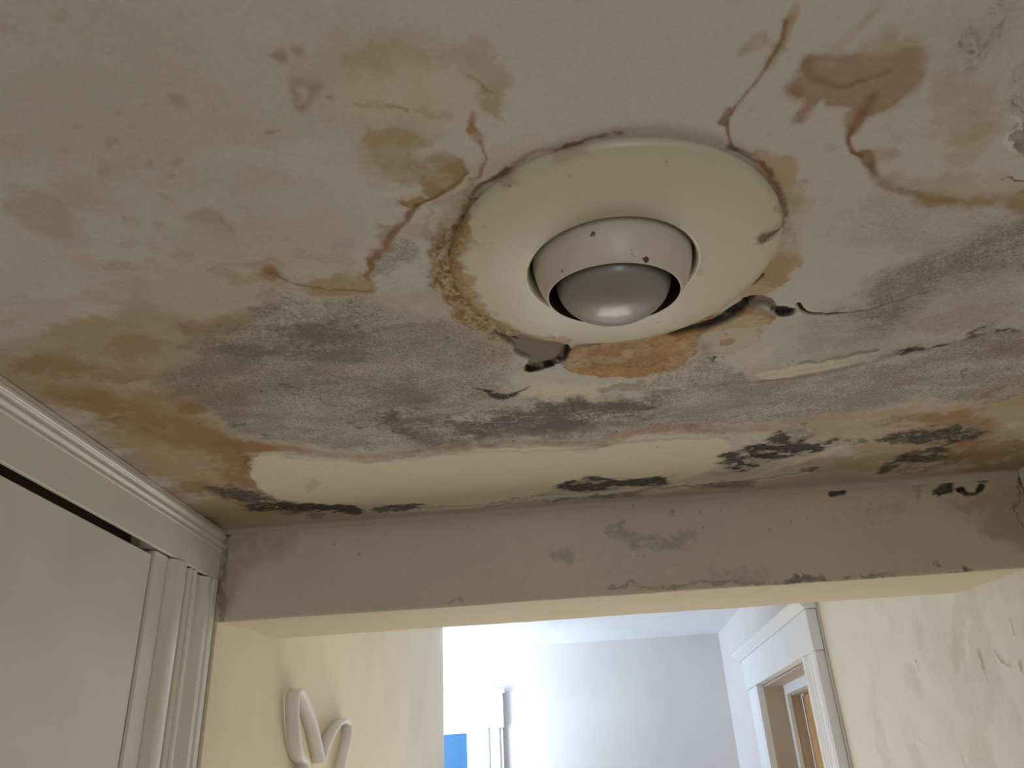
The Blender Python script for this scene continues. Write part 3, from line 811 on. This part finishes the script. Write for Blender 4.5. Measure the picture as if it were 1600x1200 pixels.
# end-room part with the doorway (opening Y 2.43..3.12 up to z 2.04)
DZ = CAMZ + .292
structure(bm_obj('wall_end_room_right', boxes([(.6555, .76, 2.272, 2.43, 0, FC), (.6555, .76, 3.12, 3.9, 0, FC), (.6555, .76, 2.43, 3.12, DZ, FC)]), m_lilac))
# left wall of the passage
structure(bm_obj('wall_passage_left', plan_wall([(-.5565, 1.2288), (-.553, 1.52), (-.525, 3.20)], 0, FC, -.09), m_cream))
structure(bm_obj('wall_end_room_left', boxes([(-1.3, -1.2, 3.2, 3.9, 0, FC), (-1.2, -.616, 3.12, 3.20, 0, FC)]), m_lilac))
# left wall of the hall around the closet door
structure(bm_obj('wall_left', boxes([(-.69, -.592, -1.95, .05, 0, FC), (-.69, -.592, 1.04, 1.222, 0, FC), (-.69, -.592, .05, 1.04, CAMZ + .345, FC)]), m_cream))

# ------------------------------------------------------------------ closet door on the left
d1 = empty('door_closet', (-.578, .55, 0)); structure(d1, 'white painted closet door with moulded casing and dark gap above it')
d1.name = 'door_1'


def local(o):            # parts are modelled in world metres, so undo the parent's place
    o.matrix_parent_inverse = o.parent.matrix_world.inverted() if False else Matrix.Translation(-Vector(o.parent.location))
    return o


local(bm_obj('door_panel', boxes([(-.604, -.5705, .06, 1.0300, .01, CAMZ + .3105)]), m_trim, d1, .0012))
local(bm_obj('door_light_block', boxes([(-.66, -.610, .045, 1.045, 0, CAMZ + .350)]), simple_mat('light_block_dark', (.10, .08, .06), .8), d1))  # dark box added behind the door to block light through the gap


def wave(pts, n=8):
    """smooth a list of profile points with a Catmull-Rom pass"""
    out = []
    for i in range(len(pts) - 1):
        p0 = pts[max(i - 1, 0)]; p1 = pts[i]; p2 = pts[i + 1]; p3 = pts[min(i + 2, len(pts) - 1)]
        for k in range(n):
            t = k / n
            out.append(tuple(.5 * ((2 * b) + (-a + c) * t + (2 * a - 5 * b + 4 * c - d) * t * t + (-a + 3 * b - 3 * c + d) * t ** 3)
                             for a, b, c, d in zip(p0, p1, p2, p3)))
    out.append(pts[-1])
    return out


# side casing: flat strip, broad rounded fluting, narrow fillets, outer band
front = [(-.5715, 1.0345), (-.5680, 1.0355), (-.5680, 1.070), (-.570, 1.072), (-.570, 1.075)]
front += wave([(-.567, 1.076), (-.5595, 1.084), (-.5575, 1.098), (-.5605, 1.114), (-.567, 1.124), (-.569, 1.1315)], 6)
front += [(-.564, 1.1335), (-.562, 1.137), (-.565, 1.140), (-.565, 1.144), (-.561, 1.146), (-.561, 1.150), (-.5645, 1.152)]
front += wave([(-.5645, 1.154), (-.570, 1.166), (-.569, 1.180), (-.562, 1.188)], 5)
front += [(-.560, 1.190), (-.5595, 1.200), (-.5615, 1.2015), (-.5615, 1.2045), (-.5585, 1.2065), (-.5580, 1.218), (-.560, 1.222)]
prof = front + [(-.5915, 1.222), (-.5915, 1.0345)]
local(bm_obj('side_casing', extrude_profile(prof, 'z', 0, CAMZ + .3168), m_trim, d1, 0))
local(bm_obj('head_casing', boxes([(-.5660, -.5605, -.1, 1.2235, CAMZ + .3182, CAMZ + .3645), (-.5915, -.5665, 1.031, 1.2235, CAMZ + .3205, CAMZ + .3640)]), m_trim, d1, .0006))
cr = [(-.5915, .3640), (-.5605, .3640), (-.5605, .3655), (-.5590, .3660), (-.5590, .3680)]
cr += wave([(-.5620, .3690), (-.5618, .3730), (-.5590, .3752)], 5)
cr += [(-.5580, .3758), (-.5580, .3778), (-.5610, .3784)] + wave([(-.5612, .3800), (-.5600, .3840), (-.5570, .3858)], 5)
cr += [(-.5560, .3866), (-.5560, .3900), (-.5585, .3915), (-.5600, .3990), (-.5915, .3990)]
local(bm_obj('crown_moulding', extrude_profile([(x, CAMZ + z) for x, z in cr], 'y', -.1, 1.2245), m_trim, d1))

# ------------------------------------------------------------------ doorway of the end room
d2 = empty('door_2', (.655, 2.78, 0)); structure(d2, 'white cased doorway in the end room with a wooden door standing behind it')
XF = .63


def leg_profile(y0, y1, flip):
    w_ = y1 - y0
    f = [(0, 0), (0, .05), (-.002, .08), (-.002, .16), (0, .19), (0, .24)]
    f += [(.003, .30), (.0045, .38), (.003, .46), (0, .52), (0, .58), (.0025, .62), (.0025, .67), (0, .71), (0, .76), (-.002, .79), (-.002, .95), (0, 1.0)]
    pr_ = [(XF + a, (y1 - b * w_) if flip else (y0 + b * w_)) for a, b in f]
    back = [(.6545, pr_[-1][1]), (.6545, pr_[0][1])]
    return pr_ + back


m_tanedge = m_trim_white
local(bm_obj('side_casing', extrude_profile(leg_profile(2.285, 2.43, False), 'z', 0, DZ - .001), m_trim_white, d2))
local(bm_obj('side_casing', extrude_profile(leg_profile(3.12, 3.285, True), 'z', 0, DZ - .001), m_trim_white, d2))
local(bm_obj('head_casing', boxes([(XF - .004, .6545, 2.278, 3.31, DZ, CAMZ + .400)]), m_trim_white, d2, .002))
cr2 = [(.6545, .4005), (.622, .4005)] + wave([(.622, .403), (.616, .410), (.608, .418), (.604, .424)], 4) + [(.604, .430), (.6545, .430)]
local(bm_obj('crown_moulding', extrude_profile([(x, CAMZ + z) for x, z in cr2], 'y', 2.272, 3.34), m_trim_white, d2))
m_jamb = simple_mat('tan_jamb_paint', (.52, .44, .36), .5, .05, 8)
local(bm_obj('door_jamb', boxes([(.656, .720, 3.112, 3.1195, 0, DZ - .002), (.656, .720, 2.431, 2.438, 0, DZ - .002), (.656, .720, 2.438, 3.112, DZ - .009, DZ - .002)]), m_jamb, d2))
local(bm_obj('door_frame', boxes([(.720, .736, 3.078, 3.1195, 0, DZ - .003), (.720, .736, 2.431, 3.078, DZ - .040, DZ - .003)]), m_trim_white, d2, .002))
local(bm_obj('frame_reveal', boxes([(.7365, .770, 3.082, 3.1195, 0, DZ - .03), (.7365, .770, 2.431, 3.082, DZ - .045, DZ - .003)]), m_jamb, d2))
# wooden panelled door
mw, nt, b = nodes_mat('varnished_pine')
tc = nt.nodes.new('ShaderNodeTexCoord'); mp = nt.nodes.new('ShaderNodeMapping'); mp.inputs['Scale'].default_value = (30, 30, 1.5)
n = nt.nodes.new('ShaderNodeTexNoise'); n.inputs['Scale'].default_value = 3; n.inputs['Detail'].default_value = 6
cr_ = nt.nodes.new('ShaderNodeValToRGB')
cr_.color_ramp.elements[0].position = .35; cr_.color_ramp.elements[0].color = (.42, .22, .09, 1)
cr_.color_ramp.elements[1].position = .68; cr_.color_ramp.elements[1].color = (.72, .45, .22, 1)
nt.links.new(tc.outputs['Object'], mp.inputs[0]); nt.links.new(mp.outputs[0], n.inputs['Vector'])
nt.links.new(n.outputs['Fac'], cr_.inputs[0]); nt.links.new(cr_.outputs[0], b.inputs['Base Color']); b.inputs['Roughness'].default_value = .4
local(bm_obj('door_panel', boxes([(.780, .815, 2.40, 3.085, .01, DZ - .035), (.773, .780, 2.955, 3.0815, .01, DZ - .047), (.773, .780, 2.40, 2.955, DZ - .19, DZ - .047),
                                  (.775, .780, 2.50, 2.925, .1, DZ - .215)]), mw, d2, .002))
structure(bm_obj('wall_side_room', boxes([(.95, 1.0, 2.2, 3.4, 0, FC)]), m_cream))

# ------------------------------------------------------------------ window on the end wall
w1 = empty('window_1', (-.60, 3.9, CAMZ - .3)); structure(w1, 'bright white window casing with deep blue glass, end of the passage')
local(bm_obj('head_casing', boxes([(-1.02, -.362, 3.87, 3.899, CAMZ + .25, CAMZ + .395), (-1.03, -.352, 3.862, 3.899, CAMZ + .395, CAMZ + .412)]), m_trim_white, w1, .002))
local(bm_obj('side_casing', boxes([(-.518, -.368, 3.876, 3.899, .9, CAMZ + .249), (-.450, -.432, 3.868, 3.876, .9, CAMZ + .249), (-.395, -.383, 3.868, 3.876, .9, CAMZ + .249)]), m_trim_white, w1, .0015))
local(bm_obj('window_frame', boxes([(-.90, -.5185, 3.880, 3.899, CAMZ + .236, CAMZ + .249), (-.532, -.5185, 3.880, 3.899, .9, CAMZ + .236)]), m_trim_white, w1))
mg, nt, b = nodes_mat('deep_blue_glass')
b.inputs['Base Color'].default_value = (.035, .10, .20, 1); b.inputs['Roughness'].default_value = .15
local(bm_obj('window_pane', boxes([(-.89, -.533, 3.888, 3.899, .9, CAMZ + .235)]), mg, w1))

# ------------------------------------------------------------------ recessed light fixture
FX, FY = .0575, .559
fx = empty('recessed_light', (FX, FY, CEIL))
fx['label'] = 'round recessed ceiling light with a cream trim ring and tilting eyeball'; fx['category'] = 'ceiling light'


def build_ring():
    # (radius, drop below ceiling)
    prof = wave([(.1358, -.0030), (.1380, .0008), (.1388, .0038), (.1376, .0070), (.1340, .0094), (.124, .0122), (.108, .0148), (.094, .0165),
                 (.082, .0178), (.0755, .0184), (.0722, .0186), (.0705, .0176), (.0698, .0150), (.0698, .002), (.0700, -.012)], 6)
    prof = np.array(prof); n = len(prof); A = 420
    th = np.linspace(0, 2 * np.pi, A + 1)
    T, R = np.meshgrid(th, prof[:, 0]); _, D = np.meshgrid(th, prof[:, 1])
    # the inner rim sits very slightly off centre
    k = np.clip((.14 - R) / .07, 0, 1)
    x = FX + R * np.cos(T) - .003 * k; y = FY + R * np.sin(T) - .003 * k
    wob = .0008 * np.sin(3 * T + 1) + .0006 * np.sin(5 * T)
    z = CEIL - D + wob * (1 - k)
    # lift: the ring stands off the plaster at the lower right of the photo
    u, v = x.ravel(), y.ravel()
    p = Painter(u, v, lambda a, b_: on_ceiling(a, b_, .390), (0.60, 0.55, 0.42))
    p.col *= (1 + .05 * fbm(u, v, 20, 4, 5))[:, None]
    st, sk, bl = p.stain, p.streak, p.black
    crust = [(738, 330), (724, 350), (730, 372), (742, 384), (726, 392), (714, 402), (728, 418), (744, 432), (746, 452), (756, 470), (770, 490), (800, 508), (850, 523), (900, 532), (800, 545), (690, 480), (680, 380), (715, 310)]
    st(crust, ORANGE, .8, .003, .8, tide=.45)
    sk([(728, 335), (716, 372), (712, 420), (735, 470), (775, 505), (830, 527)], .004, BROWN, .8, .7, var=1.3)
    sk([(748, 304), (790, 274), (860, 243), (930, 224)], .0075, (.47, .35, .27), .9, .6, var=1.2, warp=.9)
    sk([(748, 296), (790, 268), (860, 236), (965, 211)], .0015, DKBROWN, .8, .7, var=1)
    p.veins(crust, DKBROWN, .8, 150, .04, .003, .8)
    p.veins(crust, (.56, .40, .22), .5, 170, .05, .003, .8, 570)
    st([(1176, 368), (1190, 356), (1210, 352), (1222, 345), (1222, 358), (1205, 366), (1190, 376), (1178, 374)], (.26, .15, .07), 1, .0012, .35, tide=.6, tw=.001)
    bl([(1178, 368), (1190, 358), (1212, 354), (1222, 347), (1222, 354), (1205, 362), (1190, 373)], .9, .35, .0012, .3, c=(.13, .075, .035), sc=120)
    sk([(1150, 232), (1190, 262), (1216, 310), (1220, 340)], .0018, BROWN, .7, .7, var=1.4)
    sk([(1000, 530), (1100, 498), (1170, 455), (1200, 410)], .004, (.50, .40, .24), .5, .8)
    sk([(830, 425), (832, 400), (860, 370), (900, 350), (958, 334), (1040, 345), (1085, 380), (1094, 410)], .004, (.42, .35, .25), .45, .9)
    rnd = random.Random(7)
    for (x_, y_) in [(1143, 257), (1150, 240), (930, 330), (1058, 338), (808, 488), (808, 448), (1105, 380)] + [(rnd.uniform(740, 1200), rnd.uniform(230, 510)) for _ in range(14)]:
        r_ = rnd.uniform(.8, 2.0)
        bl([(x_ - r_, y_), (x_, y_ - r_), (x_ + r_, y_), (x_, y_ + r_)], .85, .6, .0008, .1, c=(.10, .07, .04))
    idx, m, sd = p.poly(crust, .004, .8)
    hz = np.zeros(p.n); hz[idx] = m * np.clip(.0005 + .0022 * p.n3[idx] + .001 * fbm(u[idx], v[idx], 200, 2, 9), 0, .0012)
    idx, m, sd = p.poly([(1176, 368), (1190, 356), (1222, 345), (1222, 358), (1190, 376)], .001, .35)
    hz[idx] += m * .0015
    co = np.stack([u - FX, v - FY, z.ravel() - hz - CEIL], 1)
    me = grid_mesh('trim_ring', co, A + 1, n)
    set_attrs(me, p)
    m = dirty_mat('aged_cream_enamel', .34, .06, .025, 0)
    m.node_tree.nodes['Principled BSDF'].inputs['Specular IOR Level'].default_value = .5
    return link('trim_ring', me, m, fx)


build_ring()
# eyeball, slightly tilted
AX = Vector((-0.03816402, 0.10554125, -0.99368232)).normalized()
BC = Vector((.0555 - FX, .557 - FY, -.0014))
BR = .0672; BD = .0378
q = AX.to_track_quat('-Z', 'Y')


def lathe(prof, seg=160):
    """profile (radius, distance along the axis) -> bmesh about -Z"""
    bm = bmesh.new(); rings = []
    for r, d in prof:
        if r < 1e-6: rings.append([bm.verts.new((0, 0, -d))])
        else: rings.append([bm.verts.new((r * math.cos(2 * math.pi * k / seg), r * math.sin(2 * math.pi * k / seg), -d)) for k in range(seg)])
    for a, b_ in zip(rings, rings[1:]):
        for k in range(seg):
            k2 = (k + 1) % seg
            if len(a) == 1: bm.faces.new([a[0], b_[k], b_[k2]])
            elif len(b_) == 1: bm.faces.new([a[k], b_[0], a[k2]])
            else: bm.faces.new([a[k], b_[k], b_[k2], a[k2]])
    bmesh.ops.recalc_face_normals(bm, faces=bm.faces)
    return bm


a1 = math.acos(BD / BR)
outer = [(BR * math.sin(a), BR * math.cos(a)) for a in np.linspace(math.radians(112), a1, 40)]
rim_r = BR * math.sin(a1)
lip = [(rim_r - .0006, BD + .0005), (rim_r - .0013, BD + .0001)]
me_ = simple_mat('aged_pinkish_enamel', (.66, .575, .51), .38, .05, 30)
nt = me_.node_tree; b = nt.nodes['Principled BSDF']
src = b.inputs['Base Color'].links[0].from_socket
tc = nt.nodes.new('ShaderNodeTexCoord'); n = nt.nodes.new('ShaderNodeTexNoise'); n.inputs['Scale'].default_value = 95; n.inputs['Detail'].default_value = 3
n3 = nt.nodes.new('ShaderNodeTexNoise'); n3.inputs['Scale'].default_value = 26
nt.links.new(tc.outputs['Object'], n.inputs['Vector']); nt.links.new(tc.outputs['Object'], n3.inputs['Vector'])
ad = nt.nodes.new('ShaderNodeMath'); ad.operation = 'MULTIPLY'
nt.links.new(n.outputs['Fac'], ad.inputs[0]); nt.links.new(n3.outputs['Fac'], ad.inputs[1])
r = nt.nodes.new('ShaderNodeMapRange'); r.inputs['From Min'].default_value = .338; r.inputs['From Max'].default_value = .355
nt.links.new(ad.outputs[0], r.inputs['Value'])
mx = nt.nodes.new('ShaderNodeMix'); mx.data_type = 'RGBA'
nt.links.new(r.outputs[0], mx.inputs['Factor']); nt.links.new(src, mx.inputs['A']); mx.inputs['B'].default_value = (.09, .06, .035, 1)
nt.links.new(mx.outputs['Result'], b.inputs['Base Color'])


def placed(o, loc):
    o.location = loc; o.rotation_mode = 'QUATERNION'; o.rotation_quaternion = q
    return o


placed(bm_obj('eyeball_shade', lathe(outer + lip), me_, fx, 0, True), BC)
inner = [(rim_r - .0013, BD), (BR * .985 * math.sin(a1 + .05) - .001, BD - .004), (.060, .020), (.060, -.02), (.052, -.045), (.02, -.06), (0, -.06)]
placed(bm_obj('reflector', lathe(inner), simple_mat('dark_brown_reflector', (.055, .038, .026), .6), fx, 0, True), BC)
# reflector bulb
bp_ = wave([(0, .0420), (.012, .0412), (.024, .0380), (.034, .0318), (.0415, .0225), (.0450, .0110), (.0445, -.001), (.038, -.020), (.024, -.040), (.017, -.055), (0, -.055)], 6)
mbulb, nt, b = nodes_mat('frosted_bulb_glass')
b.inputs['Base Color'].default_value = (.27, .265, .25, 1); b.inputs['Roughness'].default_value = .40
b.inputs['Metallic'].default_value = .1
b.inputs['Coat Weight'].default_value = .4; b.inputs['Coat Roughness'].default_value = .15
o = placed(bm_obj('bulb', lathe([(max(r_, 0) * 1.06, d_ + .0165) for r_, d_ in bp_]), mbulb, fx, 0, True), BC)

# ------------------------------------------------------------------ white looped ornament on the passage wall
def build_ornament():
    XW = -.548
    ptsY = [(511, 1240), (487, 1198), (484, 1188), (478, 1181), (473, 1160), (470, 1120), (469.5, 1095), (472, 1082), (478, 1080), (486, 1096), (497, 1127), (505, 1160), (510, 1184),
            (511.5, 1187), (517, 1168), (528, 1144), (538, 1130), (546, 1125.5), (552.5, 1132), (551, 1153), (545, 1179), (541, 1200), (530, 1240)]
    path = []
    for (a, b_) in ptsY:
        d = ray(a, b_); k = (XW + .028) / d[0]
        path.append((d[1] * k, CAMZ + d[2] * k))
    path = wave(path[1:-1], 8)
    y0 = path[0]; path = [(y0[0] + .02, y0[1] - .12)] + path + [(path[-1][0] - .02, path[-1][1] - .12)]
    n = len(path); bm = bmesh.new(); rings = []
    D, T = .025, .0056
    for i, (y, z) in enumerate(path):
        a = path[max(i - 1, 0)]; c = path[min(i + 1, n - 1)]
        ty, tz = c[0] - a[0], c[1] - a[1]; l = math.hypot(ty, tz) + 1e-9
        ny, nz = -tz / l, ty / l
        ring = []
        for (dx, dn) in ((0, T * .8), (.70, T * .9), (.90, T * .85), (1, T * .4), (1, -T * .4), (.90, -T * .85), (.70, -T * .9), (0, -T * .8)):
            ring.append(bm.verts.new((XW + D * dx, y + ny * dn, z + nz * dn)))
        rings.append(ring)
    for r0, r1 in zip(rings, rings[1:]):
        for k in range(8):
            bm.faces.new([r0[k], r0[(k + 1) % 8], r1[(k + 1) % 8], r1[k]])
    bm.faces.new(rings[0]); bm.faces.new(rings[-1][::-1])
    bmesh.ops.recalc_face_normals(bm, faces=bm.faces)
    o = bm_obj('wall_ornament', bm, simple_mat('white_ornament_plastic', (.90, .87, .86), .4, .01), None, 0, True)
    o['label'] = 'white looped ribbon ornament fixed on the cream passage wall'
    o['category'] = 'wall ornament'


build_ornament()
